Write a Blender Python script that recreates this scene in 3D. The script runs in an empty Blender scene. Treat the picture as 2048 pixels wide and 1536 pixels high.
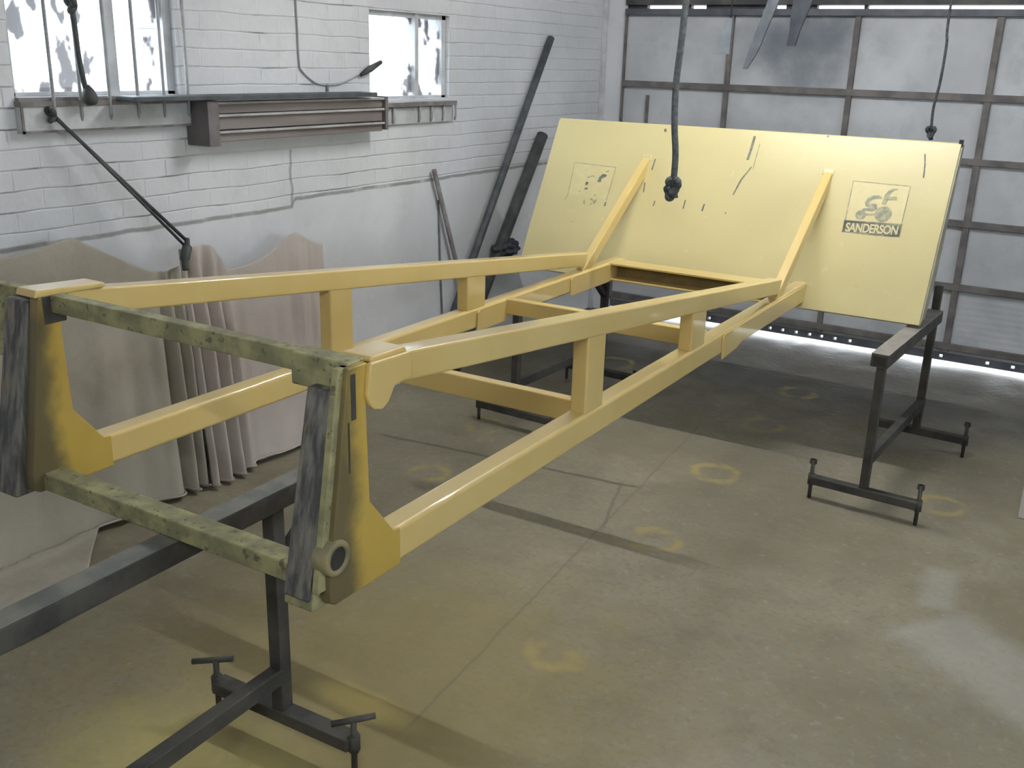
import bpy, bmesh, math, random
from mathutils import Vector, Matrix, noise as mnoise
random.seed(7)
SC = bpy.context.scene
COL = SC.collection
# ------------------------------------------------------------------ camera
F_PX, YAW, PITCH, ROLL, H = 1996.303, 0.54485, 0.31565, 0.02986, 1.65
def cam_axes():
    cy, sy, cp, sp, cr, sr = math.cos(YAW), math.sin(YAW), math.cos(PITCH), math.sin(PITCH), math.cos(ROLL), math.sin(ROLL)
    f = Vector((-sy*cp, cy*cp, -sp)); r = Vector((cy, sy, 0)); u = r.cross(f)
    return cr*r+sr*u, -sr*r+cr*u, f
AX_R, AX_U, AX_F = cam_axes()
cam_data = bpy.data.cameras.new('camera'); cam = bpy.data.objects.new('camera', cam_data); COL.objects.link(cam)
cam_data.sensor_width = 36; cam_data.lens = 36*F_PX/2048; cam_data.clip_start = .02
cam.matrix_world = Matrix(((AX_R.x, AX_U.x, -AX_F.x, 0), (AX_R.y, AX_U.y, -AX_F.y, 0), (AX_R.z, AX_U.z, -AX_F.z, H), (0, 0, 0, 1)))
SC.camera = cam
O = Vector((0, 0, H))
def ray(p):
    return AX_R*((p[0]-1024)/F_PX) - AX_U*((p[1]-768)/F_PX) + AX_F
def hit(p, n, c):                       # where a sight line meets the plane n.x = c
    d = ray(p); n = Vector(n); return O + d*((c-n.dot(O))/n.dot(d))
WX, BY = -3.10, 6.13                    # left wall plane, back wall plane
def on_left(p, x=WX): return hit(p, (1, 0, 0), x)
def on_back(p, y=BY): return hit(p, (0, 1, 0), y)
def on_floor(p, z=0): return hit(p, (0, 0, 1), z)

# ------------------------------------------------------------------ materials
class NT:
    def __init__(s, name):
        s.m = bpy.data.materials.new(name); s.m.use_nodes = True
        s.t = s.m.node_tree; s.t.nodes.clear()
        s.out = s.n('ShaderNodeOutputMaterial'); s.b = s.n('ShaderNodeBsdfPrincipled')
        s.l(s.b.outputs[0], s.out.inputs[0])
    def n(s, k, **kw):
        x = s.t.nodes.new(k)
        for a, v in kw.items(): setattr(x, a, v)
        return x
    def l(s, a, b): s.t.links.new(a, b)
    def setv(s, sock, v):
        if hasattr(v, 'is_linked') or hasattr(v, 'links'): s.l(v, sock)
        elif isinstance(v, (tuple, list)) and len(v) == 3 and sock.type == 'RGBA': sock.default_value = (*v, 1)
        else: sock.default_value = v
    def coord(s, kind='Object'): return s.n('ShaderNodeTexCoord').outputs[kind]
    def mapping(s, v, scale=(1, 1, 1), rot=(0, 0, 0), loc=(0, 0, 0)):
        m = s.n('ShaderNodeMapping'); s.l(v, m.inputs[0]); m.inputs['Scale'].default_value = scale; m.inputs['Rotation'].default_value = rot; m.inputs['Location'].default_value = loc
        return m.outputs[0]
    def noise(s, v, scale, detail=4, rough=.55, dist=0):
        x = s.n('ShaderNodeTexNoise'); s.l(v, x.inputs['Vector']); x.inputs['Scale'].default_value = scale
        x.inputs['Detail'].default_value = detail; x.inputs['Roughness'].default_value = rough; x.inputs['Distortion'].default_value = dist
        return x.outputs['Fac']
    def ramp(s, v, a, b, lo=0., hi=1.):
        x = s.n('ShaderNodeMapRange'); x.interpolation_type = 'SMOOTHSTEP'; s.l(v, x.inputs[0])
        x.inputs[1].default_value = a; x.inputs[2].default_value = b; x.inputs[3].default_value = lo; x.inputs[4].default_value = hi
        return x.outputs[0]
    def math(s, op, a, b=0., c=0.):
        x = s.n('ShaderNodeMath', operation=op)
        for i, v in enumerate((a, b, c)): s.setv(x.inputs[i], v)
        return x.outputs[0]
    def mix(s, f, a, b):
        x = s.n('ShaderNodeMix', data_type='RGBA'); s.setv(x.inputs[0], f); s.setv(x.inputs[6], a); s.setv(x.inputs[7], b)
        return x.outputs[2]
    def sep(s, v):
        x = s.n('ShaderNodeSeparateXYZ'); s.l(v, x.inputs[0]); return x.outputs
    def bump(s, h, strength=.3, dist=.01):
        x = s.n('ShaderNodeBump'); s.l(h, x.inputs['Height']); x.inputs['Strength'].default_value = strength; x.inputs['Distance'].default_value = dist
        s.l(x.outputs[0], s.b.inputs['Normal'])
    def fin(s, col, rough=.6, metal=0., spec=.5, coat=0., coat_r=.05):
        s.setv(s.b.inputs['Base Color'], col); s.setv(s.b.inputs['Roughness'], rough); s.setv(s.b.inputs['Metallic'], metal)
        s.b.inputs['Specular IOR Level'].default_value = spec; s.b.inputs['Coat Weight'].default_value = coat; s.b.inputs['Coat Roughness'].default_value = coat_r
        return s.m
def simple(name, c1, c2, scale=8, rough=.6, metal=0., spec=.5, bump=0., lo=.35, hi=.65, coat=0., coat_r=.05, stretch=(1, 1, 1)):
    t = NT(name); v = t.mapping(t.coord(), stretch); f = t.noise(v, scale)
    if bump: t.bump(t.noise(v, scale*4), bump)
    return t.fin(t.mix(t.ramp(f, lo, hi), c1, c2), rough, metal, spec, coat, coat_r)

M = {}
M['yellow'] = simple('fresh_yellow_paint', (.74, .555, .215), (.72, .525, .19), 5, .32, spec=.4, coat=.6, coat_r=.05)
def blade_mat():
    t = NT('aged_yellow_paint'); v = t.coord()
    a = t.mix(t.ramp(t.noise(v, 2.2), .3, .7), (.66, .575, .29), (.62, .535, .27))
    a = t.mix(t.ramp(t.noise(v, 30, 3), .62, .8, 0, .35), a, (.76, .69, .42))
    sm = t.ramp(t.noise(t.mapping(v, (6, 30, 2.2)), 1.6, 5, .7), .69, .76, 0, .35)
    a = t.mix(sm, a, (.30, .27, .16))
    t.bump(t.noise(v, 3), .12, .02)
    return t.fin(a, .30, spec=.5)
M['blade'] = blade_mat()
M['blade_end'] = simple('dusty_blade_edge', (.46, .43, .32), (.38, .36, .27), 9, .6)
M['ink'] = simple('worn_black_print', (.10, .11, .10), (.22, .22, .16), 40, .6)
M['ink_faint'] = simple('faded_black_print', (.26, .26, .19), (.46, .42, .24), 45, .6)
M['decal'] = simple('faded_decal_film', (.69, .60, .31), (.65, .56, .285), 20, .45)
def dirty_yellow():
    t = NT('oversprayed_steel'); v = t.coord()
    a = t.mix(t.ramp(t.noise(v, 16, 5), .35, .62), (.40, .375, .19), (.23, .22, .125))
    a = t.mix(t.ramp(t.noise(v, 55, 3), .58, .68, 0, .75), a, (.09, .09, .06))
    t.bump(t.noise(v, 60), .4, .004)
    return t.fin(a, .6, spec=.3)
M['overspray'] = dirty_yellow()
def worn_steel():
    t = NT('worn_sliding_steel'); v = t.coord()
    s1 = t.noise(t.mapping(v, (40, 40, 2.5)), 1.2, 5, .6)
    a = t.mix(t.ramp(s1, .38, .66), (.078, .078, .078), (.25, .235, .205))
    a = t.mix(t.ramp(t.noise(t.mapping(v, (55, 55, 4)), 1.1, 4), .60, .70, 0, .8), a, (.30, .25, .12))
    return t.fin(a, .5, .2)
M['worn'] = worn_steel()
def plate_mat():
    t = NT('scuffed_yellow_plate'); v = t.coord(); z = t.sep(v)
    a = t.mix(t.ramp(t.noise(v, 6), .3, .7), (.60, .42, .09), (.54, .37, .075))
    edge = t.math('SUBTRACT', z[1], t.math('MULTIPLY', t.noise(v, 9, 4), .10))
    d = t.ramp(edge, -.165, -.105, .85, 0)
    a = t.mix(d, a, (.085, .08, .055))
    return t.fin(a, .38, spec=.45)
M['plate'] = plate_mat()
M['primer_shade'] = simple('shaded_channel_primer', (.26, .19, .07), (.19, .15, .065), 12, .55)  # channel web: primer with the shade of the recess put into the colour
M['trestle'] = simple('dark_trestle_steel', (.045, .043, .04), (.085, .080, .068), 9, .6, spec=.35, bump=.2)
M['trestle_top'] = simple('lighter_trestle_top', (.12, .125, .115), (.20, .195, .165), 12, .55, bump=.2)  # lighter tone for the near beam's top face
M['trestle_pale'] = simple('pale_trestle_top', (.33, .30, .27), (.25, .235, .21), 12, .55, bump=.2)  # palest tone, for the top faces of the far beams
M['black'] = simple('black_parts_and_shade', (.018, .018, .018), (.04, .038, .03), 12, .6)  # black parts, also the painted dark inside of bore and beam ends
M['pole'] = simple('blue_grey_pole', (.055, .066, .075), (.10, .11, .11), 14, .6)
M['pole_dark'] = simple('dark_pole_paint', (.045, .05, .048), (.085, .09, .082), 14, .6)
M['rope'] = simple('grey_rope', (.085, .095, .10), (.14, .15, .155), 60, .9, bump=.8)
M['rope_dark'] = simple('dark_rope', (.05, .055, .06), (.10, .105, .11), 60, .9, bump=.8)
M['hook'] = simple('dusty_grey_strap', (.22, .25, .26), (.15, .17, .19), 14, .8)
M['strap_grey'] = simple('dull_grey_webbing', (.13, .145, .155), (.09, .10, .115), 14, .8)
M['hook_dark'] = simple('sooty_strap', (.03, .034, .045), (.055, .06, .07), 14, .8)
M['white_paint'] = simple('white_frame_paint', (.62, .63, .64), (.50, .50, .50), 12, .5)
M['bar_paint'] = simple('grubby_white_bar', (.42, .43, .43), (.32, .33, .34), 22, .55)
M['sill'] = simple('painted_sill', (.60, .61, .61), (.48, .48, .47), 10, .7, bump=.3)
M['sill_dark'] = simple('dark_brown_trim', (.17, .15, .14), (.27, .25, .24), 14, .8)  # dark brown for ledge bands, sill outlines and the thin stick
M['crate_wood'] = simple('brown_stained_timber', (.19, .16, .15), (.26, .225, .21), 7, .75, stretch=(1, .15, 1))
M['crate_end'] = simple('dark_end_board', (.13, .115, .115), (.20, .18, .18), 9, .75)
M['lip'] = simple('pale_plank_edge', (.48, .47, .46), (.38, .36, .35), 12, .75)
M['sheet_grey'] = None
def cloth_mat(name, c1, c2, c3):
    t = NT(name); v = t.coord()
    w = t.n('ShaderNodeTexWave', wave_type='BANDS', bands_direction='Z'); t.l(v, w.inputs[0]); w.inputs['Scale'].default_value = 42; w.inputs['Distortion'].default_value = 3.; w.inputs['Detail'].default_value = 2
    a = t.mix(t.ramp(t.noise(v, 3), .3, .7), c1, c2)
    a = t.mix(t.ramp(w.outputs['Fac'], .3, .9, 0, .22), a, c3)
    t.bump(t.noise(v, 38, 5), .35, .006)
    return t.fin(a, .95, spec=.1)
M['sheet_grey'] = cloth_mat('grey_dust_sheet', (.45, .41, .34), (.37, .34, .28), (.31, .27, .22))
M['sheet_pink'] = cloth_mat('beige_dust_sheet', (.56, .50, .45), (.48, .43, .39), (.39, .33, .29))
M['door_steel'] = simple('rusty_frame_steel', (.12, .11, .105), (.20, .18, .165), 9, .7, bump=.2)
M['door_rail'] = simple('dark_rail_steel', (.085, .09, .105), (.13, .135, .15), 9, .6)
M['lintel'] = simple('dark_lintel_steel', (.05, .05, .055), (.10, .095, .09), 6, .7)
M['plaster'] = simple('painted_plaster', (.72, .73, .74), (.64, .65, .66), 3, .85)
M['ceiling'] = simple('painted_roof_sheet', (.55, .56, .57), (.48, .49, .50), 3, .8)
M['board'] = simple('pale_painted_board', (.62, .60, .54), (.56, .54, .48), 4, .6)
M['fixture'] = simple('white_enamel', (.75, .76, .76), (.70, .71, .71), 4, .4)
M['ground'] = simple('grey_concrete_yard', (.26, .26, .25), (.22, .22, .21), 2, .9)
M['rag'] = simple('blue_black_rag', (.05, .058, .075), (.10, .11, .13), 25, .95, bump=.6)
M['paint_tan'] = simple('tan_paint_crust', (.30, .26, .13), (.20, .18, .10), 20, .6)
def emit(name, c, s):
    t = NT(name); t.fin((.8, .8, .8)); t.setv(t.b.inputs['Emission Color'], c); t.b.inputs['Emission Strength'].default_value = s; return t.m
TUBE1, FILL_TUBE = 78., 62.
M['tube1'] = emit('lit_tube', (.97, .985, 1.), TUBE1)
M['fill_tube'] = emit('lit_fill_tube', (.97, .985, 1.), FILL_TUBE)
def wall_mat():
    t = NT('painted_brick_and_plaster'); v = t.coord(); x, y, z = t.sep(v)
    c = t.n('ShaderNodeCombineXYZ'); t.l(y, c.inputs[0]); t.l(z, c.inputs[1])
    wob = t.math('MULTIPLY', t.math('SUBTRACT', t.noise(v, 3.5, 3), .5), .02)
    c2 = t.n('ShaderNodeCombineXYZ'); t.l(y, c2.inputs[0]); t.l(t.math('ADD', z, wob), c2.inputs[1])
    b = t.n('ShaderNodeTexBrick'); t.l(c2.outputs[0], b.inputs['Vector'])
    b.inputs['Scale'].default_value = 1; b.inputs['Brick Width'].default_value = .205; b.inputs['Row Height'].default_value = .066
    b.inputs['Mortar Size'].default_value = .0042; b.inputs['Mortar Smooth'].default_value = .6
    mort = b.outputs['Fac']
    # brick zone: above a stepped line about a metre up
    step = t.ramp(y, 3.21, 3.25, 1.005, 1.04)
    line = t.math('ADD', step, t.math('MULTIPLY', t.math('SUBTRACT', t.noise(v, 6, 3), .5), .015))
    above = t.math('GREATER_THAN', z, line)
    crack = t.ramp(t.noise(t.mapping(v, (1, 2.2, 6), loc=(0, 3, 1)), 1.7, 4), .50, .68)
    crack = t.math('MULTIPLY', crack, t.ramp(y, 3.0, 4.6, 1., .25))
    row = t.math('ABSOLUTE', t.math('SUBTRACT', t.math('FRACT', t.math('DIVIDE', t.math('ADD', z, t.math('MULTIPLY', wob, 1.)), .066)), .5))
    row = t.ramp(row, .43, .5)
    mort = t.math('MAXIMUM', t.math('MULTIPLY', mort, .35), row)
    mm = t.math('MULTIPLY', t.math('MULTIPLY', mort, above), crack)
    base = t.mix(t.ramp(t.noise(v, 1.6, 5), .3, .7), (.75, .755, .76), (.64, .65, .66))
    base = t.mix(t.ramp(t.noise(v, 7, 5), .55, .75, 0, .4), base, (.58, .58, .57))
    base = t.mix(t.math('MULTIPLY', mm, .95), base, (.17, .17, .17))
    seam = t.ramp(t.math('ABSOLUTE', t.math('SUBTRACT', z, line)), .004, .012, .75, 0)
    seam = t.math('MULTIPLY', seam, t.ramp(t.noise(v, 8, 3), .25, .5, .35, 1.))
    base = t.mix(seam, base, (.22, .21, .19))
    # upright crack beside the step, and chipped bricks
    cr = t.ramp(t.math('ABSOLUTE', t.math('ADD', t.math('SUBTRACT', y, 3.225), t.math('MULTIPLY', t.math('SUBTRACT', t.noise(v, 9), .5), .04))), .004, .010, .7, 0)
    cr = t.math('MULTIPLY', cr, t.math('MULTIPLY', t.math('GREATER_THAN', z, 1.0), t.math('LESS_THAN', z, 1.25)))
    base = t.mix(cr, base, (.27, .26, .25))
    hgt = t.math('ADD', t.math('MULTIPLY', t.math('MULTIPLY', mort, above), -1.), t.math('MULTIPLY', t.noise(v, 22, 5), .5))
    t.bump(hgt, .5, .008)
    return t.fin(base, .8, spec=.25)
M['wall'] = wall_mat()
def door_mat():
    t = NT('dusty_white_door_sheet'); v = t.coord(); x, y, z = t.sep(v)
    a = t.mix(t.ramp(t.noise(v, 2.6, 5), .3, .7), (.61, .62, .63), (.49, .50, .51))
    a = t.mix(t.ramp(t.noise(v, 4.5, 5, .65), .48, .72, 0, .55), a, (.38, .41, .43))
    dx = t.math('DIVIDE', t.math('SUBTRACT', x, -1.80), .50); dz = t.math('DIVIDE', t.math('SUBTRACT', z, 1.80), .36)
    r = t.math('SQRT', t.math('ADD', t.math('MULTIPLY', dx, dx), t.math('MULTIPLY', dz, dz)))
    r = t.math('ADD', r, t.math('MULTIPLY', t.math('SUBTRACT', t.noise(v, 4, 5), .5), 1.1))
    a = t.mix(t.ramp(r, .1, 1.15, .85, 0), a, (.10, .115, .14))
    w = t.n('ShaderNodeTexWave', wave_type='BANDS', bands_direction='Z'); t.l(v, w.inputs[0]); w.inputs['Scale'].default_value = 9
    low = t.math('LESS_THAN', z, .46)
    t.bump(t.math('MULTIPLY', w.outputs['Fac'], low), .1, .008)
    return t.fin(a, t.mix(low, (.7, .7, .7), (.42, .42, .42)), spec=.3)
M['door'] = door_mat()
RINGS = [((975, 850), .10), ((1110, 1310), .085), ((1430, 945), .11), ((1525, 850), .11), ((1595, 785), .11), ((1880, 1010), .10), ((860, 945), .09), ((1310, 1080), .10), ((1230, 725), .12)]
def floor_mat():
    t = NT('stained_shaded_concrete'); v = t.coord(); x, y, z = t.sep(v)
    a = t.mix(t.ramp(t.noise(v, 1.3, 6, .6), .32, .68), (.215, .188, .125), (.32, .287, .208))
    a = t.mix(t.ramp(t.noise(v, 6, 5, .65), .45, .72, 0, .6), a, (.20, .175, .13))
    a = t.mix(t.ramp(t.noise(v, 45, 3), .48, .70, 0, .6), a, (.24, .18, .085))
    a = t.mix(t.ramp(t.noise(v, 2.6, 6, .7), .50, .72, 0, .55), a, (.17, .15, .105))
    a = t.mix(t.ramp(t.noise(v, 28, 4, .7), .55, .72, 0, .35), a, (.42, .40, .34))
    # yellow overspray where the work has been painted
    def blob(cx, cy, sx, sy, k, lo=.25, hi=1.1):
        dx = t.math('DIVIDE', t.math('SUBTRACT', x, cx), sx); dy = t.math('DIVIDE', t.math('SUBTRACT', y, cy), sy)
        r = t.math('SQRT', t.math('ADD', t.math('MULTIPLY', dx, dx), t.math('MULTIPLY', dy, dy)))
        r = t.math('ADD', r, t.math('MULTIPLY', t.math('SUBTRACT', t.noise(v, 7, 5), .5), .7))
        return t.ramp(r, lo, hi, k, 0)
    a = t.mix(blob(-1.5, 1.8, 1.0, 1.0, .6), a, (.32, .25, .085))
    a = t.mix(blob(-1.68, 1.28, .46, .34, .6, .2, 1.15), a, (.50, .43, .15))
    a = t.mix(blob(-1.50, 1.74, .20, .07, .75), a, (.58, .47, .17))
    a = t.mix(blob(-1.80, 3.9, 1.3, .25, .4), a, (.22, .19, .11))
    a = t.mix(t.ramp(t.math('ADD', y, t.math('MULTIPLY', t.math('SUBTRACT', t.noise(v, 2.2, 5), .5), 1.1)), 4.5, 5.3, 0, .75), a, (.085, .08, .072))  # floor darkened towards the door, carrying on the blade's shade in the colour
    for px, r0 in RINGS:
        c = on_floor(px)
        dx = t.math('SUBTRACT', x, c.x); dy = t.math('SUBTRACT', y, c.y)
        r = t.math('SQRT', t.math('ADD', t.math('MULTIPLY', dx, dx), t.math('MULTIPLY', dy, dy)))
        r = t.math('ADD', r, t.math('MULTIPLY', t.math('SUBTRACT', t.noise(v, 9, 3), .5), .09))
        k = t.math('MULTIPLY', t.ramp(t.math('ABSOLUTE', t.math('SUBTRACT', r, r0*.8)), .004, .036, .75, 0), t.ramp(t.noise(v, 8, 4), .36, .60))
        a = t.mix(k, a, (.42, .33, .12))
    # pale band with a short neck, lower right
    def band(p, q_, w, k, col, a, soft=.5, wob=.05):
        P, Q = on_floor(p), on_floor(q_); d = (Q-P); L = d.length; d /= L
        ax = t.math('ADD', t.math('MULTIPLY', t.math('SUBTRACT', x, P.x), d.x), t.math('MULTIPLY', t.math('SUBTRACT', y, P.y), d.y))
        ac = t.math('ADD', t.math('MULTIPLY', t.math('SUBTRACT', x, P.x), -d.y), t.math('MULTIPLY', t.math('SUBTRACT', y, P.y), d.x))
        ac = t.math('ADD', ac, t.math('MULTIPLY', t.math('SUBTRACT', t.noise(v, 3.5, 4), .5), wob))
        m = t.math('MULTIPLY', t.ramp(t.math('ABSOLUTE', ac), w*(1-soft), w*(1+soft), k, 0), t.math('MULTIPLY', t.ramp(ax, -.04, .03), t.ramp(ax, L-.03, L+.04, 1, 0)))
        return t.mix(m, a, col)
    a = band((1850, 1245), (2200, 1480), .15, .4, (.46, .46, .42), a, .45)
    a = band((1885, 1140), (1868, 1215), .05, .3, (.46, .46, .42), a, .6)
    # cracks and a construction joint
    a = band((1400, 850), (820, 1450), .005, .4, (.15, .13, .09), a, .5, .03)
    a = band((760, 868), (1275, 975), .011, .75, (.10, .095, .07), a, .6, .06)
    a = band((1245, 965), (1205, 1060), .006, .6, (.14, .13, .10), a, .5, .06)
    t.bump(t.math('ADD', t.noise(v, 30, 6), t.noise(v, 5, 3)), .25, .01)
    return t.fin(a, t.ramp(t.noise(v, 4, 4), .3, .7, .5, .75), spec=.35)
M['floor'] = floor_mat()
def pane_mat():
    t = NT('grimy_window_glass'); v = t.coord(); t.t.nodes.remove(t.b)
    tr = t.n('ShaderNodeBsdfTransparent'); tr.inputs[0].default_value = (.96, .98, 1, 1)
    di = t.n('ShaderNodeBsdfTranslucent'); di.inputs[0].default_value = (.13, .12, .12, 1)
    gl = t.n('ShaderNodeBsdfGlossy'); gl.inputs['Roughness'].default_value = .05
    g = t.noise(t.mapping(v, (1, 9, 5.5), loc=(0, 1.7, .2)), 1.5, 3, .5)
    z = t.sep(v)[2]; y = t.sep(v)[1]
    g = t.math('ADD', g, t.ramp(z, 1.47, 1.60, .06, 0))
    g = t.math('SUBTRACT', g, t.math('MULTIPLY', t.math('GREATER_THAN', y, 2.36), t.math('MULTIPLY', t.math('LESS_THAN', y, 2.54), .2)))
    g = t.math('SUBTRACT', g, t.math('MULTIPLY', t.math('GREATER_THAN', y, 3.7), t.math('MULTIPLY', t.math('LESS_THAN', y, 4.05), .2)))
    m1 = t.n('ShaderNodeMixShader'); t.l(t.ramp(t.math('ADD', g, t.math('MULTIPLY', t.math('LESS_THAN', y, 2.31), .03)), .57, .63, 0, .85), m1.inputs[0]); t.l(tr.outputs[0], m1.inputs[1]); t.l(di.outputs[0], m1.inputs[2])
    m2 = t.n('ShaderNodeMixShader'); m2.inputs[0].default_value = .05; t.l(m1.outputs[0], m2.inputs[1]); t.l(gl.outputs[0], m2.inputs[2])
    t.l(m2.outputs[0], t.out.inputs[0]); return t.m
M['pane'] = pane_mat()

# ------------------------------------------------------------------ mesh building
class MB:
    def __init__(s): s.bm = bmesh.new(); s.mi = 0
    def _faces(s, fs):
        for f in fs: f.material_index = s.mi
    def box(s, lo, hi, rot=None, org=None):
        lo, hi = Vector(lo), Vector(hi); vs = []
        for i in range(8):
            p = Vector((hi.x if i & 1 else lo.x, hi.y if i & 2 else lo.y, hi.z if i & 4 else lo.z))
            if rot is not None: p = rot @ (p-Vector(org)) + Vector(org)
            vs.append(s.bm.verts.new(p))
        q = [(0, 2, 3, 1), (4, 5, 7, 6), (0, 1, 5, 4), (2, 6, 7, 3), (0, 4, 6, 2), (1, 3, 7, 5)]
        s._faces([s.bm.faces.new([vs[i] for i in f]) for f in q]); return s
    def prism(s, poly, axis, a, b):        # poly in the two other axes, extruded along axis from a to b
        def P(c, e):
            return {'x': (e, c[0], c[1]), 'y': (c[0], e, c[1]), 'z': (c[0], c[1], e)}[axis]
        A = [s.bm.verts.new(P(c, a)) for c in poly]; B = [s.bm.verts.new(P(c, b)) for c in poly]; n = len(poly)
        fs = [s.bm.faces.new(A[::-1]), s.bm.faces.new(B)] + [s.bm.faces.new((A[i], A[(i+1) % n], B[(i+1) % n], B[i])) for i in range(n)]
        s._faces(fs); return s
    def beam(s, p, q, w, h, up=(0, 0, 1)):  # rectangular bar from p to q
        p, q = Vector(p), Vector(q); d = (q-p).normalized(); up = Vector(up)
        r = d.cross(up)
        if r.length < 1e-4: r = d.cross(Vector((0, 1, 0)))
        r.normalize(); u = r.cross(d)
        vs = [s.bm.verts.new(e + r*(w/2*a) + u*(h/2*b)) for e in (p, q) for a, b in ((-1, -1), (1, -1), (1, 1), (-1, 1))]
        fs = [(0, 1, 2, 3), (7, 6, 5, 4)] + [(i, i+4, (i+1) % 4+4, (i+1) % 4) for i in range(4)]
        s._faces([s.bm.faces.new([vs[i] for i in f]) for f in fs]); return s
    def tube(s, pts, r, n=12, cap=True):
        pts = [Vector(p) for p in pts]; rs = r if isinstance(r, (list, tuple)) else [r]*len(pts); rings = []
        d0 = (pts[1]-pts[0]).normalized(); a = d0.orthogonal().normalized()
        for i, p in enumerate(pts):
            d = (pts[min(i+1, len(pts)-1)]-pts[max(i-1, 0)]).normalized()
            a = (a - d*a.dot(d)).normalized(); c = d.cross(a)
            rings.append([s.bm.verts.new(p + (a*math.cos(t)+c*math.sin(t))*rs[i]) for t in [2*math.pi*k/n for k in range(n)]])
        fs = []
        for A, B in zip(rings, rings[1:]):
            fs += [s.bm.faces.new((A[k], A[(k+1) % n], B[(k+1) % n], B[k])) for k in range(n)]
        for f in fs: f.smooth = True
        if cap: fs += [s.bm.faces.new(rings[0][::-1]), s.bm.faces.new(rings[-1])]
        s._faces(fs); return s
    def grid(s, fn, nu, nv):
        V = [[s.bm.verts.new(fn(i/nu, j/nv)) for j in range(nv+1)] for i in range(nu+1)]
        for i in range(nu):
            for j in range(nv):
                f = s.bm.faces.new((V[i][j], V[i+1][j], V[i+1][j+1], V[i][j+1])); f.smooth = True; f.material_index = s.mi
        return s
    def obj(s, name, mats, parent=None, bevel=0., seg=2, solid=0., origin=None, rel=False):
        bmesh.ops.recalc_face_normals(s.bm, faces=s.bm.faces)
        me = bpy.data.meshes.new(name)
        if origin is not None and not rel: bmesh.ops.translate(s.bm, verts=s.bm.verts, vec=-Vector(origin))
        s.bm.to_mesh(me); s.bm.free()
        for m in (mats if isinstance(mats, (list, tuple)) else [mats]): me.materials.append(m)
        o = bpy.data.objects.new(name, me); COL.objects.link(o)
        if origin is not None: o.location = origin
        if parent is not None: o.parent = parent
        if solid:
            md = o.modifiers.new('thick', 'SOLIDIFY'); md.thickness = solid; md.offset = 0
        if bevel:
            md = o.modifiers.new('bevel', 'BEVEL'); md.width = bevel; md.segments = seg; md.limit_method = 'ANGLE'; md.angle_limit = math.radians(40)
            md.harden_normals = False
            for p in me.polygons: p.use_smooth = True
            w = o.modifiers.new('wn', 'WEIGHTED_NORMAL'); w.keep_sharp = True; w.weight = 80
        return o
def tag(o, label, cat, group=None):
    o['label'] = label; o['category'] = cat
    if group: o['group'] = group
    return o
def struct(o, label=None):
    o['kind'] = 'structure'
    if label: o['label'] = label
    return o
def thing(name, label, cat, loc=(0, 0, 0), rz=0., group=None):
    o = bpy.data.objects.new(name, None); o.empty_display_size = .1; COL.objects.link(o); o.location = loc; o.rotation_euler = (0, 0, rz)
    return tag(o, label, cat, group)
def smooth_pts(P, n=6):
    P = [Vector(p) for p in P]; out = []
    for i in range(len(P)-1):
        a, b, c, d = P[max(i-1, 0)], P[i], P[i+1], P[min(i+2, len(P)-1)]
        for k in range(n):
            t = k/n; out.append(.5*((2*b)+(c-a)*t+(2*a-5*b+4*c-d)*t*t+(3*b-a-3*c+d)*t**3))
    return out+[P[-1]]

# ------------------------------------------------------------------ the room
RX, FY, CZ, TH = 3.6, -2.6, 2.9, .24
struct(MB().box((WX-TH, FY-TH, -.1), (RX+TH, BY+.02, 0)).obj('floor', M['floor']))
struct(MB().box((WX-TH, FY-TH, CZ), (RX+TH, BY+TH, CZ+.1)).obj('ceiling', M['ceiling']))
w1 = (1.99, 2.655, 1.485, 1.90); w2 = (3.765, 4.40, 1.445, 1.842)      # y0 y1 z0 z1 of the openings
wl = MB()
ys = [FY-TH, w1[0], w1[1], w2[0], w2[1], BY+TH]
for k, w in ((0, None), (1, w1), (2, None), (3, w2), (4, None)):
    if w is None: wl.box((WX-TH, ys[k], 0), (WX, ys[k+1], CZ))
    else: wl.box((WX-TH, ys[k], 0), (WX, ys[k+1], w[2])); wl.box((WX-TH, ys[k], w[3]), (WX, ys[k+1], CZ))
struct(wl.obj('wall_left', M['wall']))
DX0, DX1, DZ = -2.94, .36, 1.968
wb = MB(); wb.box((WX, BY, 0), (DX0, BY+TH, CZ)); wb.box((DX1, BY, 0), (RX, BY+TH, CZ)); wb.box((DX0, BY, DZ+.12), (DX1, BY+TH, CZ))
struct(wb.obj('wall_back', M['plaster']))
wr_ = MB(); R0, R1, RZ0, RZ1 = .2, 3.6, 1.15, 2.25
for a, b, c, d in ((FY, R0, 0, CZ), (R1, BY+TH, 0, CZ), (R0, R1, 0, RZ0), (R0, R1, RZ1, CZ)): wr_.box((RX, a, c), (RX+TH, b, d))
struct(wr_.obj('wall_right', M['plaster']))
struct(MB().box((WX, FY-TH, 0), (RX, FY, CZ)).obj('wall_front', M['plaster']))
struct(MB().box((-40, -40, -.16), (40, 40, -.101)).obj('ground', M['ground']))
struct(MB().box((DX0, BY+.021, -.101), (DX1, BY+1.5, -.004)).obj('trim_1', M['ground']), 'concrete apron outside the door')
# lintel over the door with a thin slit of daylight under it
lt = MB(); lt.box((DX0, BY-.03, DZ+.021), (DX1, BY+.10, DZ+.12))
for a, b in (((1240, 15), (1294, 15)), ((1376, 15), (1382, 15)), ((1412, 15), (1550, 15)), ((1572, 15), (1634, 15)), ((1728, 15), (1735, 15))):
    lt.box((on_back(a).x, BY+.005, DZ-.005), (on_back(b).x, BY+.05, DZ+.022))
struct(lt.obj('trim_2', M['lintel']), 'dark steel lintel over the door')
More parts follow.
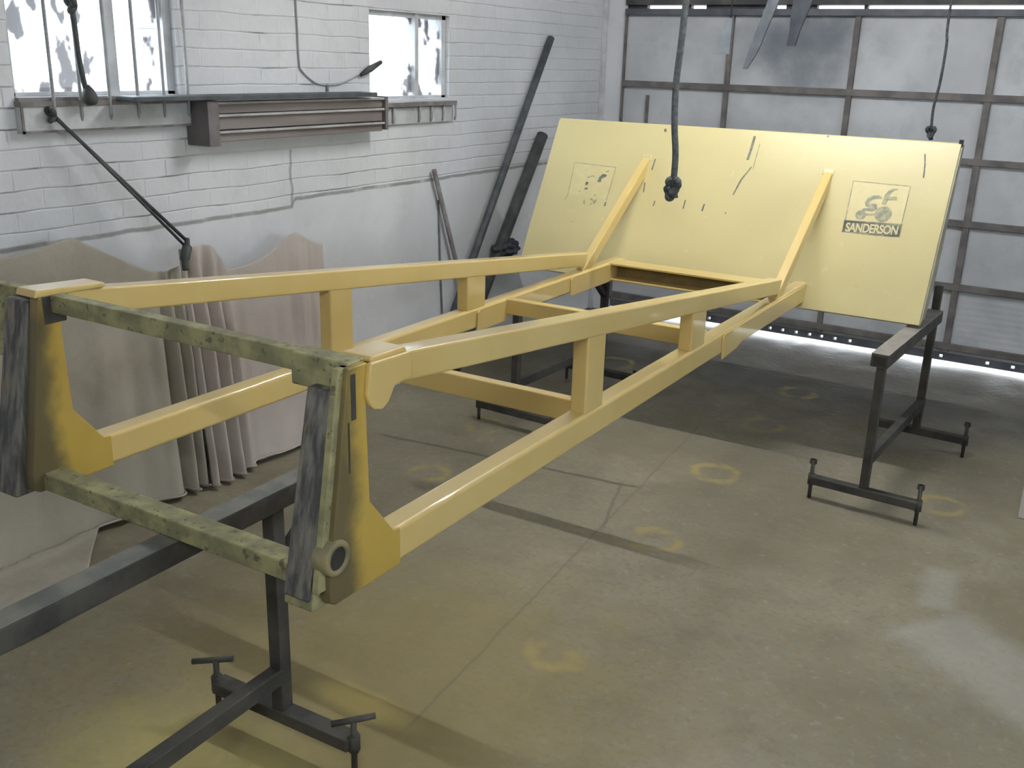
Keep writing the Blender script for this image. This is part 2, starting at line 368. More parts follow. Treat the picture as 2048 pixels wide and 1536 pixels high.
# sliding door: sheet, grid of flat bars, hem with bolt holes
dr = MB(); dr.box((DX0, BY, .080), (DX1, BY+.03, DZ-.002)); door = struct(dr.obj('door_1', M['door']))
def hbar(z, x0, h, name='frame_bar', m='door_steel', d=.03):
    return MB().box((x0, BY-d, z-h/2), (DX1, BY-.0005, z+h/2)).obj(name, M[m], door, .003)
for z, h in ((1.515, .038), (1.175, .034), (.835, .036), (.475, .036), (.125, .036)): hbar(z, DX0, h)
hbar(1.948, DX0, .038, 'top_rail', 'door_rail', .035)
for x, wd in ((-2.935, .012), (-2.235, .030), (-1.495, .032), (-.758, .036), (-.02, .036), (.34, .036)):
    MB().box((x-wd/2, BY-.026, .09), (x+wd/2, BY-.0004, 1.93)).obj('upright_bar', M['door_steel'], door, .003)
p = on_back((1297, 190)); q_ = on_back((1294, 246))
MB().box((p.x-.008, BY-.02, q_.z), (p.x+.008, BY-.0006, p.z)).obj('slide_bolt', M['door_steel'], door)
hx = sorted(on_back((x, y)).x for x, y in ((1418, 640), (1540, 658), (1565, 662), (1592, 666), (1619, 669), (1643, 672), (1670, 675), (1700, 679), (1807, 701), (1881, 714), (1974, 728), (2025, 737)))
hem = MB(); hem.box((DX0, BY-.004, .070), (DX1, BY+.034, .082)); hem.box((DX0, BY-.004, .036), (DX1, BY+.034, .052)); x0 = DX0
for x in hx: hem.box((x0, BY-.003, .050), (x-.010, BY+.033, .072)); x0 = x+.010
hem.box((x0, BY-.003, .050), (DX1, BY+.033, .072))
hem.obj('bottom_hem', M['door_rail'], door)
# the wall's corner strip
struct(MB().box((WX, BY-.025, 0), (WX+.03, BY-.0005, CZ)).obj('trim_3', M['white_paint'], None, .004), 'pale corner strip')

def window(idx, w, mull, bars, zb, bar_top):
    y0, y1, z0, z1 = w; xg = WX-.045
    f = MB(); t = .022
    f.box((xg-.02, y0, z0), (xg+.02, y0+t, z1)); f.box((xg-.02, y1-t-.012, z0), (xg+.02, y1, z1)); f.box((xg-.02, y0, z0), (xg+.02, y1, z0+.014)); f.box((xg-.02, y0, z1-t), (xg+.02, y1, z1))
    fr = struct(f.obj('window_%d' % idx, M['white_paint'], None, .002))
    for m, wd in mull: MB().box((xg-.018, m-wd/2, z0), (xg+.03, m+wd/2, z1)).obj('mullion', M['white_paint'], fr, .002)
    MB().box((xg-.003, y0+.01, z0+.008), (xg+.003, y1-.01, z1-.01)).obj('pane', M['pane'], fr)
    for y in bars:
        MB().tube([(WX+.022, y, zb), (WX+.03, y, zb+.02), (WX+.03, y, bar_top)], .0062, 8).obj('guard_bar', M['bar_paint'], fr)
    return fr
win1 = window(1, w1, [(on_left((212, 95), WX-.045).y, .040)], [on_left(p).y for p in ((100, 238), (154, 236), (212, 234), (268, 236), (320, 238), (368, 238))], 1.405, 2.0)
win2 = window(2, w2, [(on_left((824, 110), WX-.045).y, .028)], [on_left(p).y for p in ((778, 232), (830, 225), (854, 228), (878, 232), (902, 236))], 1.335, 1.425)
# sills
s = MB(); s.box((WX, 1.985, 1.372), (WX+.028, 2.735, 1.455)); s.mi = 1; s.box((WX-.03, 1.99, 1.448), (WX+.02, 2.655, 1.484)); s.box((WX+.0285, 1.985, 1.372), (WX+.034, 2.735, 1.380)); s.box((WX+.0285, 1.985, 1.372), (WX+.034, 1.993, 1.455)); s.box((WX, 1.985, 1.456), (WX+.034, 2.735, 1.472))
sl = s.obj('sill', [M['sill'], M['sill_dark']], win1)
s = MB(); s.box((WX, 3.80, 1.330), (WX+.02, 4.40, 1.405)); s.mi = 1; s.box((WX-.03, 3.765, 1.412), (WX+.045, 4.41, 1.432))
s.obj('sill', [M['sill'], M['sill_dark']], win2)

# unseen window added in the right-hand wall to light the work's near sides
f = MB(); t_ = .03; xg = RX+.10
f.box((xg-.02, R0, RZ0), (xg+.02, R1, RZ0+t_)); f.box((xg-.02, R0, RZ1-t_), (xg+.02, R1, RZ1)); f.box((xg-.02, R0, RZ0), (xg+.02, R0+t_, RZ1)); f.box((xg-.02, R1-t_, RZ0), (xg+.02, R1, RZ1))
fill_win = struct(f.obj('window_3', M['white_paint'], None, .002))
for k in (1, 2, 3): MB().box((xg-.018, R0+(R1-R0)*k/4-.015, RZ0), (xg+.018, R0+(R1-R0)*k/4+.015, RZ1)).obj('mullion', M['white_paint'], fill_win, .002)
MB().box((xg-.003, R0+.01, RZ0+.01), (xg+.003, R1-.01, RZ1-.01)).obj('pane', M['pane'], fill_win)

# timber box on the wall between the windows, with a shelf board on top
bx = thing('slatted_box', 'brown timber box with three planks fixed on the wall between the windows', 'box', (WX, 3.3, 1.29))
def bb(name, lo, hi, m, parent=bx, bevel=.003):
    return MB().box([a-b for a, b in zip(lo, (WX, 3.3, 1.29))], [a-b for a, b in zip(hi, (WX, 3.3, 1.29))]).obj(name, M[m], parent, bevel)
D = .11
ba, be = on_left((412, 235), WX+D).y, on_left((777, 235), WX+D).y
zt_, zb_ = on_left((600, 197), WX+D).z, on_left((445, 285), WX+D).z
bb('end_board', (WX+.001, ba, zb_-.012), (WX+D+.012, ba+.055, zt_), 'crate_end')
bb('end_board', (WX+.001, be-.02, zb_+.006), (WX+D, be, zt_), 'crate_end')
hh = (zt_-zb_)
for k, (f0, f1) in enumerate(((0, .20), (.29, .60), (.68, .90))):
    pl = bb('plank', (WX+.001, ba+.055, zb_+hh*f0), (WX+D-.02, be-.02, zb_+hh*f1), 'crate_wood')
    bb('plank_edge', (WX+.001, ba+.055, zb_+hh*f1), (WX+D-.004, be-.02, zb_+hh*f1+.010), 'lip', pl)
y_a, y_b = on_left((265, 186), WX+.13).y, on_left((752, 193), WX+.13).y
sh = MB().box((WX+.036, y_a, zt_+.003), (WX+.14, y_b, zt_+.020)).obj('shelf_board', M['pole'], None, .003, origin=(WX, (y_a+y_b)/2, zt_))
tag(sh, 'long dark shelf board running from the left window over the slatted box', 'shelf')

# ------------------------------------------------------------------ the pusher attachment
KS = .960                               # size of the work; found from where the lamp throws its shadows
X0, Y0, Z0, ROT = -2.0984, 1.3999, .6576, .0056
def near(p): return Vector((p[0]*KS, p[1]*KS, H-(H-p[2])*KS))
W, B, HB = .9578, .0611, .0792
att = thing('pusher_attachment', 'long freshly painted yellow pusher frame with wide printed blade resting on trestles', 'machine attachment', near((X0, Y0, Z0)), ROT)
att.scale = (KS, KS, KS)
def part(mb, name, m, bevel=.004, parent=att, seg=2): return mb.obj(name, M[m] if isinstance(m, str) else [M[k] for k in m], parent, bevel, seg)
ZA, SL = .4554, (.4554-.164)/2.5829
def chord_w(v): return ZA-SL*v
for side in (0, 1):
    u0 = 0. if side == 0 else W-B; u1 = u0+B; inn = B if side == 0 else W-B
    part(MB().box((u0, -.01, 0), (u1, 3.02, HB)), 'lower_beam', 'yellow', .011, seg=4)
    part(MB().prism([(-.02, ZA+.001-.0624), (2.60, chord_w(2.60)-.0624), (2.63, chord_w(2.63)), (-.02, ZA+.001)], 'x', u0+.004, u1-.002), 'upper_beam', 'yellow', .006, seg=3)
    for v0, v1 in ((.878, .985), (1.640, 1.768)):
        vm = (v0+v1)/2
        part(MB().prism([(v0, HB-.004), (v1, HB-.004), (v1, chord_w(v1)-.058), (v0, chord_w(v0)-.058)], 'x', u0+.010, u1-.004), 'upright', 'yellow', .006, seg=3)
    # strut from the chord end up to the blade
    a = Vector((2.585, HB-.006)); b_ = Vector((3.262, .540)); d = (b_-a).normalized(); n = Vector((-d.y, d.x)); n = n if n.x < 0 else -n
    us = (u0+.012, u1-.010)
    b0 = b_+d*.0; poly = [a+n*.0, a-n*.052, b0-n*.052+d*.03, b0+n*.0]
    st = part(MB().prism([(p.x, p.y) for p in poly], 'x', *us), 'diagonal_strut', 'yellow', .004)
    # weld cap where the strut meets the blade
    part(MB().prism([(b0.x-.006, b0.y-.012), (b0.x+.03, b0.y-.02), (b0.x+.05, b0.y+.016), (b0.x+.008, b0.y+.014)], 'x', us[0]-.008, us[1]+.008), 'strut_cap', 'blade', .006, st)
    # doubler plates on the lower beam
    s_in = (B, B+.007) if side == 0 else (W, W+.007)
    if side: part(MB().prism([(1.93, .060), (1.945, HB-.004), (2.95, HB-.004), (2.95, .002), (2.15, .002), (2.09, -.012), (1.94, -.020)], 'x', *s_in), 'doubler_plate', 'yellow', .003)
    for v0, v1 in (((1.70, 1.945), (2.455, 2.93)) if side == 0 else ()):
        part(MB().prism([(v0, .062), (v0+.02, HB-.004), (v1, HB-.004), (v1, .010), (v1-.05, -.012), (v0+.006, -.012), (v0, -.004)], 'x', *s_in), 'doubler_plate', 'yellow', .003)
    # gusset side plate at the carriage
    part(MB().prism([(-.160, .004), (-.145, -.004), (.055, -.004), (.055, HB*.97), (.034, HB+.001), (-.040, .172), (-.046, .36), (-.040, .452), (-.095, .452), (-.160, .05)], 'x', *((.030, B+.001) if side == 0 else (.930, W+.001))), 'gusset_plate', 'plate', .003)
    # lug wrapping the chord end, and the cap plate on top
    if side == 1:
        lug = [(-.044, .452), (-.053, .392), (-.046, .372), (-.034, .360), (-.010, .353), (.008, .362), (.030, .392), (.082, .3925), (.082, .448)]
        part(MB().prism(lug, 'x', W-.001, W+.012), 'end_lug', 'yellow', .004)
    part(MB().prism([*(((-.032, ZA-.008), (.080, ZA-.010), (.072, ZA+.003), (-.032, ZA+.004)) if side else ((-.105, ZA-.004), (.060, ZA-.008), (.085, ZA-.008), (.078, ZA+.004), (-.100, ZA+.014)))], 'x', u0-.008, u1+.002), 'cap_plate', 'yellow', .004)
# cross members between the lower beams
part(MB().box((B-.002, .963, .012), (W-B+.002, 1.003, HB-.001)), 'cross_member', 'yellow', .005)
part(MB().box((B-.002, 1.910, .016), (W-B+.002, 1.952, HB-.001)), 'cross_member', 'yellow', .005)
ch = MB(); ch.box((B-.002, 2.846, HB-.010), (W-B+.002, 2.96, HB)); ch.box((B-.002, 2.846, -.004), (W-B+.002, 2.95, .005)); ch.mi = 1; ch.box((B-.002, 2.925, .004), (W-B+.002, 2.937, HB-.008))
part(ch, 'cross_channel', ('yellow', 'primer_shade'), .002)
# the blade: raked plate with a hollow curved back
BU0, BU1 = -.515, 1.455
P0 = Vector((2.970, -.030)); BD = Vector((.370, .710))
def bl(s_, off=0.):                      # point on the blade's near face, off towards the viewer
    nn = Vector((-BD.y, BD.x)).normalized(); p = P0+BD*s_+nn*off; return (p.x, p.y)
prof = [bl(0), bl(.25, .004), bl(.29, .0045), bl(.34, .003), bl(.6, 0.), bl(1.017), (3.362, .700), (3.345, .60), (3.285, .43), (3.225, .25), (3.165, .11), (3.06, -.022), (3.0, -.040)]
blade = part(MB().prism(prof, 'x', BU0, BU1), 'blade', 'blade', .003)
MB().prism([(bl(.02)[0]+.006, bl(.02)[1]), (bl(1.0)[0]+.006, bl(1.0)[1]), (3.400, .690), (3.365, .60), (3.295, .43), (3.235, .25), (3.172, .11), (3.06, -.018)], 'x', BU1-.001, BU1+.006).obj('end_plate', M['blade_end'], blade, .001)
MB().box((BU1-.012, 3.352, .672), (BU1+.004, 3.372, .712)).obj('corner_tip', M['black'], blade)
def on_blade(px):
    c, s_ = math.cos(ROT), math.sin(ROT)
    d = ray(px); o = O-Vector((X0, Y0, Z0)); o = Vector((c*o.x+s_*o.y, -s_*o.x+c*o.y, o.z)); d = Vector((c*d.x+s_*d.y, -s_*d.x+c*d.y, d.z))
    n = Vector((0, -BD.y, BD.x)); t = (n.dot(Vector((0, P0.x, P0.y)))-n.dot(o))/n.dot(d); h_ = o+d*t
    return Vector((h_.x, (h_.y-P0.x)/BD.x))
class Flat:
    """flat marks lying on the blade's near face, in (u, s) coordinates; s spans the slope length"""
    def __init__(s, off): s.mb = MB(); s.off = off
    def poly(s, pts):
        vs = []
        for u, t in pts:
            v, w = bl(t, s.off); vs.append(s.mb.bm.verts.new((u, v, w)))
        try:
            f = s.mb.bm.faces.new(vs); f.material_index = s.mb.mi
        except ValueError: pass
    def stroke(s, pts, w):               # w as a fraction of u units; s units are .80 long
        K = BD.length
        P = [Vector((a, b*K)) for a, b in pts]; L, R = [], []
        ww = w if isinstance(w, (list, tuple)) else [w]*len(P)
        for i, p in enumerate(P):
            d = (P[min(i+1, len(P)-1)]-P[max(i-1, 0)]).normalized(); n = Vector((-d.y, d.x))
            L.append(p+n*ww[i]/2); R.append(p-n*ww[i]/2)
        for i in range(len(P)-1): s.poly([(q.x, q.y/K) for q in (L[i], L[i+1], R[i+1], R[i])])
    def disc(s, c, r, n=28):
        K = BD.length; s.poly([(c[0]+r*math.cos(2*math.pi*k/n), c[1]+r*math.sin(2*math.pi*k/n)/K) for k in range(n)])
    def obj(s, name, mats, parent):
        me = bpy.data.meshes.new(name); s.mb.bm.to_mesh(me); s.mb.bm.free()
        for m in mats: me.materials.append(M[m])
        o = bpy.data.objects.new(name, me); COL.objects.link(o); o.parent = parent; return o
def one(pts, w, m):
    f = Flat(.0012); f.stroke([on_blade(p) for p in pts], w); f.obj('scuff_mark', [m], blade)
def scuffs():
    for pts, w in ((((1510, 272), (1502, 300), (1495, 320)), .012), (((1503, 334), (1482, 360), (1466, 390)), (.005, .008, .006)), (((1402, 425), (1392, 460), (1378, 500)), (.004, .005, .010)),
                   (((1538, 488), (1520, 512), (1503, 533)), .005), (((1850, 308), (1850, 330), (1847, 356)), .006), (((1311, 318), (1304, 340)), .007), (((1371, 400), (1366, 418)), .006),
                   (((1409, 408), (1403, 425)), .008), (((1310, 402), (1306, 414)), .007), (((1452, 425), (1446, 435)), .006), (((1268, 488), (1275, 512), (1294, 520)), .006), (((1128, 422), (1116, 468), (1098, 469)), .004),
                   (((1148, 396), (1112, 418), (1068, 428)), .002), (((1850, 470), (1855, 485), (1851, 505)), .004), (((1330, 258), (1332, 264)), .012), (((1290, 365), (1287, 385)), .006), (((1655, 272), (1657, 274)), .01)):
        one(pts, w, 'ink')
    one(((1215, 474), (1300, 481), (1400, 489), (1490, 498)), .003, 'ink_faint')
    one(((1520, 288), (1510, 322), (1506, 340)), .004, 'ink_faint')
scuffs()
def decal(tl, tr, br, bl_, worn):
    A, Bq, Cq, Dq = map(on_blade, (tl, tr, br, bl_))
    def at(a, b): return (A*(1-a)+Bq*a)*(1-b)+(Dq*(1-a)+Cq*a)*b
    f = Flat(.0010); f.poly([at(0, 0), at(1, 0), at(1, 1), at(0, 1)])
    root = f.obj('printed_square', ['decal'], att)
    g = Flat(.0016); wd = (Bq-A).length
    def st(pts, w): g.stroke([at(*p) for p in pts], [x*wd for x in w] if isinstance(w, list) else w*wd)
    g.mb.mi = 1
    st([(0, 0), (1, 0)], .014); st([(0, 0), (0, .75)], .016); st([(1, 0), (1, .75)], .016)
    if not worn:
        g.mb.mi = 0
        g.disc(at(.255, .63), .092*wd); g.disc(at(.645, .585), .148*wd); st([(.33, .615), (.52, .60)], .045)
        st([(.57, .285), (.50, .265), (.42, .275), (.35, .32), (.315, .39), (.33, .43), (.40, .435), (.475, .435), (.485, .48), (.44, .515), (.35, .515), (.26, .53)], [.03, .07, .075, .075, .075, .075, .07, .08, .08, .075, .06, .04])
        st([(.80, .085), (.73, .10), (.675, .15), (.645, .22), (.632, .30), (.615, .40)], [.02, .05, .075, .085, .085, .08]); st([(.82, .26), (.74, .27), (.65, .275)], [.07, .07, .07])
        # name band: dark ground with the letters in the pale film colour
        g.mb.mi = 2; g.poly([at(-.012, .755), at(1.012, .755), at(1.012, 1.), at(-.012, 1.)])
        g.mb.mi = 0
        st([(-.02, .765), (1.02, .765)], .045); st([(-.02, .99), (1.02, .99)], .045); st([(0, .76), (0, 1.)], .045); st([(1, .76), (1, 1.)], .045)
    else:
        g.mb.mi = 0
        st([(.22, .985), (.5, .995), (1., 1.)], .05); st([(1., .78), (1., 1.)], .04); st([(.68, .30), (.76, .22), (.84, .20)], [.06, .10, .04]); st([(.66, .34), (.74, .33)], .06)
        st([(.42, .40), (.40, .47)], .06); st([(.42, .53), (.43, .57)], .07); st([(.80, .13), (.86, .09)], .02); st([(.05, .98), (.08, 1.0)], .05)
        g.mb.mi = 1
        st([(.40, .30), (.50, .25), (.56, .26)], .03); st([(.27, .62), (.29, .64)], .04); st([(.66, .68), (.71, .65)], .04); st([(.45, .80), (.47, .90)], .03); st([(.60, .76), (.72, .80), (.62, .90)], .03); st([(.75, .76), (.72, .86)], .03); st([(0, .75), (-.05, .86)], .02)
    g.obj('print', ['ink_faint' if not worn else 'ink', 'ink_faint', 'ink'], root)
    if not worn:
        cu = bpy.data.curves.new('lettering', 'FONT'); cu.body = 'SANDERSON'; cu.size = 1; cu.align_x = 'CENTER'; cu.align_y = 'CENTER'; cu.space_character = .93; cu.offset = .025
        tmp = bpy.data.objects.new('tmp_text', cu); COL.objects.link(tmp); bpy.context.view_layer.update()
        me = bpy.data.meshes.new_from_object(tmp.evaluated_get(bpy.context.evaluated_depsgraph_get())); bpy.data.objects.remove(tmp)
        xs = [v.co.x for v in me.vertices]; yy = [v.co.y for v in me.vertices]; xa, xb, ya, yb = min(xs), max(xs), min(yy), max(yy)
        for v in me.vertices:
            a = .035+.93*(v.co.x-xa)/(xb-xa); b = .965-.175*(v.co.y-ya)/(yb-ya); q_ = at(a, b); vv, w_ = bl(q_.y, .0024); v.co = (q_.x, vv, w_)
        me.materials.append(M['decal']); o = bpy.data.objects.new('lettering', me); COL.objects.link(o); o.parent = root
    root['label'] = 'crisp square print of a tractor over a name band' if not worn else 'worn square print with its tractor rubbed away'
decal((1707, 362), (1821, 373), (1797, 474), (1685, 467), False)
decal((1150, 325), (1232, 335), (1206, 424), (1131, 412), True)

# carriage end: unpainted and oversprayed steel
def leaning(name, u0, u1, vt_, wt, vb_, wb_, dep, m, bevel=.004):
    return part(MB().prism([(vt_, wt), (vb_, wb_), (vb_+dep, wb_), (vt_+dep, wt)], 'x', u0, u1), name, m, bevel)
lp = leaning('mounting_post', -.054, .030, -.102, .440, -.190, -.012, .07, 'worn', .006)
rp = leaning('mounting_post', .866, .929, -.104, .405, -.190, .012, .07, 'worn', .004)
leaning('wear_strip', .931, .947, -.108, .452, -.182, .03, .03, 'overspray', .002)
part(MB().box((-.10, -.067, .413), (.935, -.034, .454)), 'top_crossbar', 'overspray', .003)
part(MB().box((.806, -.082, .392), (.945, -.030, .457)), 'crossbar_block', 'overspray', .004)
part(MB().box((-.075, -.082, .386), (.034, -.038, .440)), 'crossbar_block', 'overspray', .004)
part(MB().box((.042, -.088, .388), (.064, -.030, .453)), 'gap_shade_block', 'trestle', .003)  # dark block standing in for the shaded gap beside the crossbar block
part(MB().prism([(-.060, .450), (-.090, .285), (-.068, .280), (-.030, .450)], 'x', -.20, -.098), 'hook_plate', 'overspray', .004)
part(MB().prism([(-.050, .385), (-.075, .270), (-.055, .268), (-.030, .385)], 'x', -.100, -.052), 'hook_web', 'black', .003)
part(MB().beam((-.20, -.125, .088), (-.054, -.125, .088), .05, .075), 'mounting_pin', 'black', .006)
part(MB().prism([(-.136, -.003), (-.136, .040), (-.082, .041), (-.082, .006)], 'x', .028, .868), 'bottom_crossbar', 'overspray', .004)
part(MB().prism([(-.186, -.010), (-.178, .030), (-.120, .032), (-.110, -.014)], 'x', .862, .935), 'post_foot', 'overspray', .004)
# pin bush at the foot of the right post
bs = MB()
n = 24; c = (-.142, .094); rings = []
for u, r in ((.930, .036), (.962, .036), (.966, .033), (.966, .024), (.938, .024)):
    rings.append([bs.bm.verts.new((u, c[0]+r*math.cos(2*math.pi*k/n), c[1]+r*math.sin(2*math.pi*k/n))) for k in range(n)])
for A, R in zip(rings, rings[1:]):
    for k in range(n): bs.bm.faces.new((A[k], A[(k+1) % n], R[(k+1) % n], R[k])).smooth = True
bush = part(bs, 'pin_bush', 'paint_tan', 0)
hb_ = MB(); hb_.tube([(.9592, *c), (.9612, *c)], .0245, 24); hb_.obj('bore_shade', M['black'], bush)  # black disc stands for the shade inside the bore
part(MB().box((.957, -.090, .352), (.9605, -.077, .440)), 'keeper_slot', 'trestle', .001)
part(MB().box((.957, -.100, .25), (.9600, -.096, .350)), 'weld_seam', 'trestle', 0)

# ------------------------------------------------------------------ trestles
def trestle(label, loc, rz, top, ya, yb, legs, flen, rail, rear_ext=0., braces=(), wide=.045, bw=None, handle=True, screw_h=.085, tops='trestle_top'):
    t = thing('trestle', label, 'trestle', near(loc), rz, 'steel trestles under the yellow frame')
    t.scale = (KS, KS, KS); lift = H*(1-KS)/KS-.001
    w = wide; bw = bw or w*1.24
    def P(mb, name, m, par=t, bevel=.003): return mb.obj(name, M[m], par, bevel)
    bt = MB(); bt.box((-bw/2, ya, top-.055), (bw/2, yb, top-.004)); bm_ = P(bt, 'top_beam', 'trestle')
    P(MB().box((-bw/2, ya, top-.0038), (bw/2, yb, top)), 'top_face', tops if handle else 'trestle_pale', bm_, .001)
    bm_.location = (0, 0, 0)
    P(MB().box((-bw*.36, ya-.0015, top-.048), (bw*.36, ya+.0, top-.012)), 'hollow_end_shade', 'black', bm_, 0)  # black panel stands for the shade inside the hollow beam
    for i, yl in enumerate(legs):
        ht = top-.054 + (rear_ext if i else 0)
        xo = -.006 if (i and rear_ext) else 0
        P(MB().box((xo-w*.42, yl-w*.42, .032), (xo+w*.42, yl+w*.42, ht if not (i and rear_ext) else top+rear_ext)), 'leg', 'trestle')
        ft = MB(); ft.box((-flen/2+xo*0, yl-w*.55, .0), (flen/2, yl+w*.55, .034)); f_ = P(ft, 'foot', 'trestle')
        for sx in (-1, 1):
            x = sx*(flen/2+.004)
            sc = MB(); sc.tube([(x, yl, -lift), (x, yl, screw_h)], .008, 10); sc.tube([(x, yl, -.006), (x, yl, .040)], .016, 6); so = P(sc, 'levelling_screw', 'trestle', t, 0)
            if handle:
                hd = MB(); ang = .55 if sx < 0 else .75; L = .055
                ox = -.012 if sx < 0 else 0
                hd.tube([(x+ox-L*math.cos(ang), yl-L*math.sin(ang), screw_h-.006), (x+ox+L*math.cos(ang), yl+L*math.sin(ang), screw_h+.004)], .0085, 8); hd.obj('tee_handle', M['trestle'], so)
            else:
                hd = MB(); hd.box((x-.013, yl-.007, screw_h-.02), (x+.013, yl+.007, screw_h)); hd.obj('tee_handle', M['trestle'], so)
    if rail: P(MB().box((-w*.42, legs[0]+.0, rail-.022), (w*.42, legs[1], rail+.022)), 'lower_rail', 'trestle')
    for (a, b) in braces: P(MB().beam(a, b, .026, .030, (1, 0, 0)), 'brace', 'trestle')
    return t
# near one: runs along under the carriage, its beam continues out of view towards the viewer
trestle('dark steel trestle in the foreground, tee handles on its foot screws', (-1.628, 1.585, 0), .03, .654, -1.62, .335, [0., -1.35], .46, .135, 0., [((0, .225, .603), (0, .0, .44))], .046, None, True, .085)
# far ones under the blade
trestle('dark steel trestle under the right end of the blade, standing before the door', (-.703, 3.935, 0), -.045, .612, -.055, .88, [0., .90], .42, .16, .105, [], .040, .066, False, .105)
trestle('dark steel trestle under the left end of the blade, beside the leaning poles', (-2.352, 3.915, 0), -.04, .612, -.20, 1.0, [0., .85], .42, .16, 0., [((0, .72, .555), (0, .85, .44))], .042, .06, False, .06)

# ------------------------------------------------------------------ dust sheets along the left wall
def interp(P, x):
    if x <= P[0][0]: return P[0][1]
    for (a, b), (c, d) in zip(P, P[1:]):
        if x <= c: t = (x-a)/(c-a); return b+(d-b)*t
    return P[-1][1]
def smoothed(P):
    Q = smooth_pts([(a, b, 0) for a, b in P], 8); return [(q.x, q.y) for q in Q]
SX = WX+.14
fy = lambda px: on_left((px, 720), SX).y
top1 = smoothed([(.9, 1.06), (1.4, .99)]+[(p.y, p.z) for p in (on_left(a, SX) for a in ((0, 516), (60, 503), (105, 487), (142, 476), (180, 492), (230, 513), (295, 540), (335, 541), (362, 525), (385, 500)))])
top2 = smoothed([(p.y, p.z) for p in (on_left(a, SX) for a in ((388, 492), (420, 490), (440, 512), (455, 537), (500, 527), (545, 500), (575, 472), (590, 465), (606, 471), (628, 483), (645, 486)))])
def fold(y, s, pts, k):
    f = 0
    for c, w, a in pts: f += a*math.exp(-((y-c-(1-s)*0)/w)**2)
    return f*k
def sheet(name, topP, ya, yb, mat, folds, lean, trail, yshift, label, seed, nu=150, nv=70):
    def fn(i, j):
        y = ya+(yb-ya)*i; zt = interp(topP, y); s = j                       # s: 0 top, 1 bottom of the hanging part
        n1 = mnoise.noise(Vector((y*5, s*1.6, seed))); n2 = mnoise.noise(Vector((y*14, s*2.5, seed+3)))
        tr = trail(y); hang = zt+.0; L = hang+tr; d = s*L
        amp = min(1., s*2.2+.15)
        if d < hang:
            g = d/hang
            x = SX+lean*g**1.3+amp*(.018*n1+.010*n2)+fold(y, s, folds, amp)
            z = max(zt-d, .012)
        else:
            e = d-hang; x = SX+lean+.018*n1+fold(y, s, folds, 1)*(1-min(1, e/.15))+e
            z = .006+.012*(1-min(1, e/.4))+.014*max(0, mnoise.noise(Vector((y*7, e*9, seed+9))))+.012*(1-min(1, e/.06))
        x = max(x, WX+.012)
        return Vector((x, y+yshift(s, i), z))
    o = MB().grid(fn, nu, nv).obj(name, mat, None, 0, solid=.005); sub = o.modifiers.new('s', 'SUBSURF'); sub.levels = 1; sub.render_levels = 1
    return tag(o, label, 'dust sheet', 'dust sheets hung along the left wall')
F1 = [(fy(200), .06, .022), (fy(255), .05, -.02), (fy(312), .03, .02), (fy(333), .014, -.055), (fy(345), .016, .045), (fy(357), .012, -.045), (fy(366), .012, .045)]
sheet('dust_sheet', top1, 1.0, fy(371), M['sheet_grey'], F1, .055, lambda y: .02+.40*max(0, min(1, (1.98-y)/.40)), lambda s, i: 0, 'greyish brown dust sheet peaked on the left wall and trailing onto the floor', 11)
F2 = [(fy(378), .014, .05), (fy(389), .012, -.055), (fy(405), .018, .05), (fy(421), .013, -.05), (fy(435), .016, .045), (fy(447), .013, -.03), (fy(462), .016, .03), (fy(480), .025, -.015), (fy(585), .02, -.012), (fy(603), .018, .014), (fy(622), .016, -.014), (fy(640), .018, .012)]
sheet('dust_sheet', top2, fy(372), fy(652), M['sheet_pink'], F2, .075, lambda y: .015, lambda s, i: 0, 'pinkish beige dust sheet hanging in folds on the left wall, right of the rope', 23, 120, 60)

# ------------------------------------------------------------------ ropes, cables, poles, straps
def knot(mb, c, r, k=.02, seed=0):
    c = Vector(c); P = []
    for i in range(49):
        t = 2*math.pi*i/48
        P.append(c+Vector(((math.sin(t)+2*math.sin(2*t))*k*.42, math.cos(3*t+seed)*k*.5, (math.cos(t)-2*math.cos(2*t))*k*.55)))
    mb.tube(P, r, 8)
RY = 3.85
rp_ = [hit(p, (0, 1, 0), RY) for p in ((1372, 0), (1362, 90), (1352, 170), (1349, 250), (1351, 310), (1346, 372))]
up = rp_[0]+Vector((.03, 0, CZ-rp_[0].z-.001))
mb = MB(); mb.tube(smooth_pts([up]+rp_), .0135, 10); r1 = mb.obj('hanging_rope', M['rope'], None, origin=(rp_[-1].x, RY, rp_[-1].z))
tag(r1, 'thick grey rope with a fist of knots hanging before the middle of the blade', 'rope')
mb = MB(); e = rp_[-1]-Vector((rp_[-1].x, RY, rp_[-1].z)); knot(mb, e+Vector((.004, 0, .004)), .013, .020); knot(mb, e+Vector((-.010, 0, -.026)), .012, .016, 1); mb.tube([e+Vector((.006, 0, -.02)), e+Vector((.012, 0, -.048))], [.013, .015], 8); mb.obj('knot', M['rope'], r1)
QY = 4.95
rq = [hit(p, (0, 1, 0), QY) for p in ((1903, 0), (1893, 90), (1880, 165), (1867, 215), (1862, 262))]
mb = MB(); mb.tube(smooth_pts([rq[0]+Vector((.02, 0, CZ-rq[0].z-.001))]+rq), [.005]*19+[.009]*12 if False else .006, 8); r2 = mb.obj('knotted_cord', M['rope_dark'], None, origin=(rq[-1].x, QY, rq[-1].z))
tag(r2, 'thin dark cord with a small knot hanging above the right end of the blade', 'cord')
mb = MB(); knot(mb, (0, 0, -.002), .008, .015); mb.tube([(.0, 0, -.01), (.006, 0, -.04)], .009, 8); mb.obj('knot', M['rope_dark'], r2)
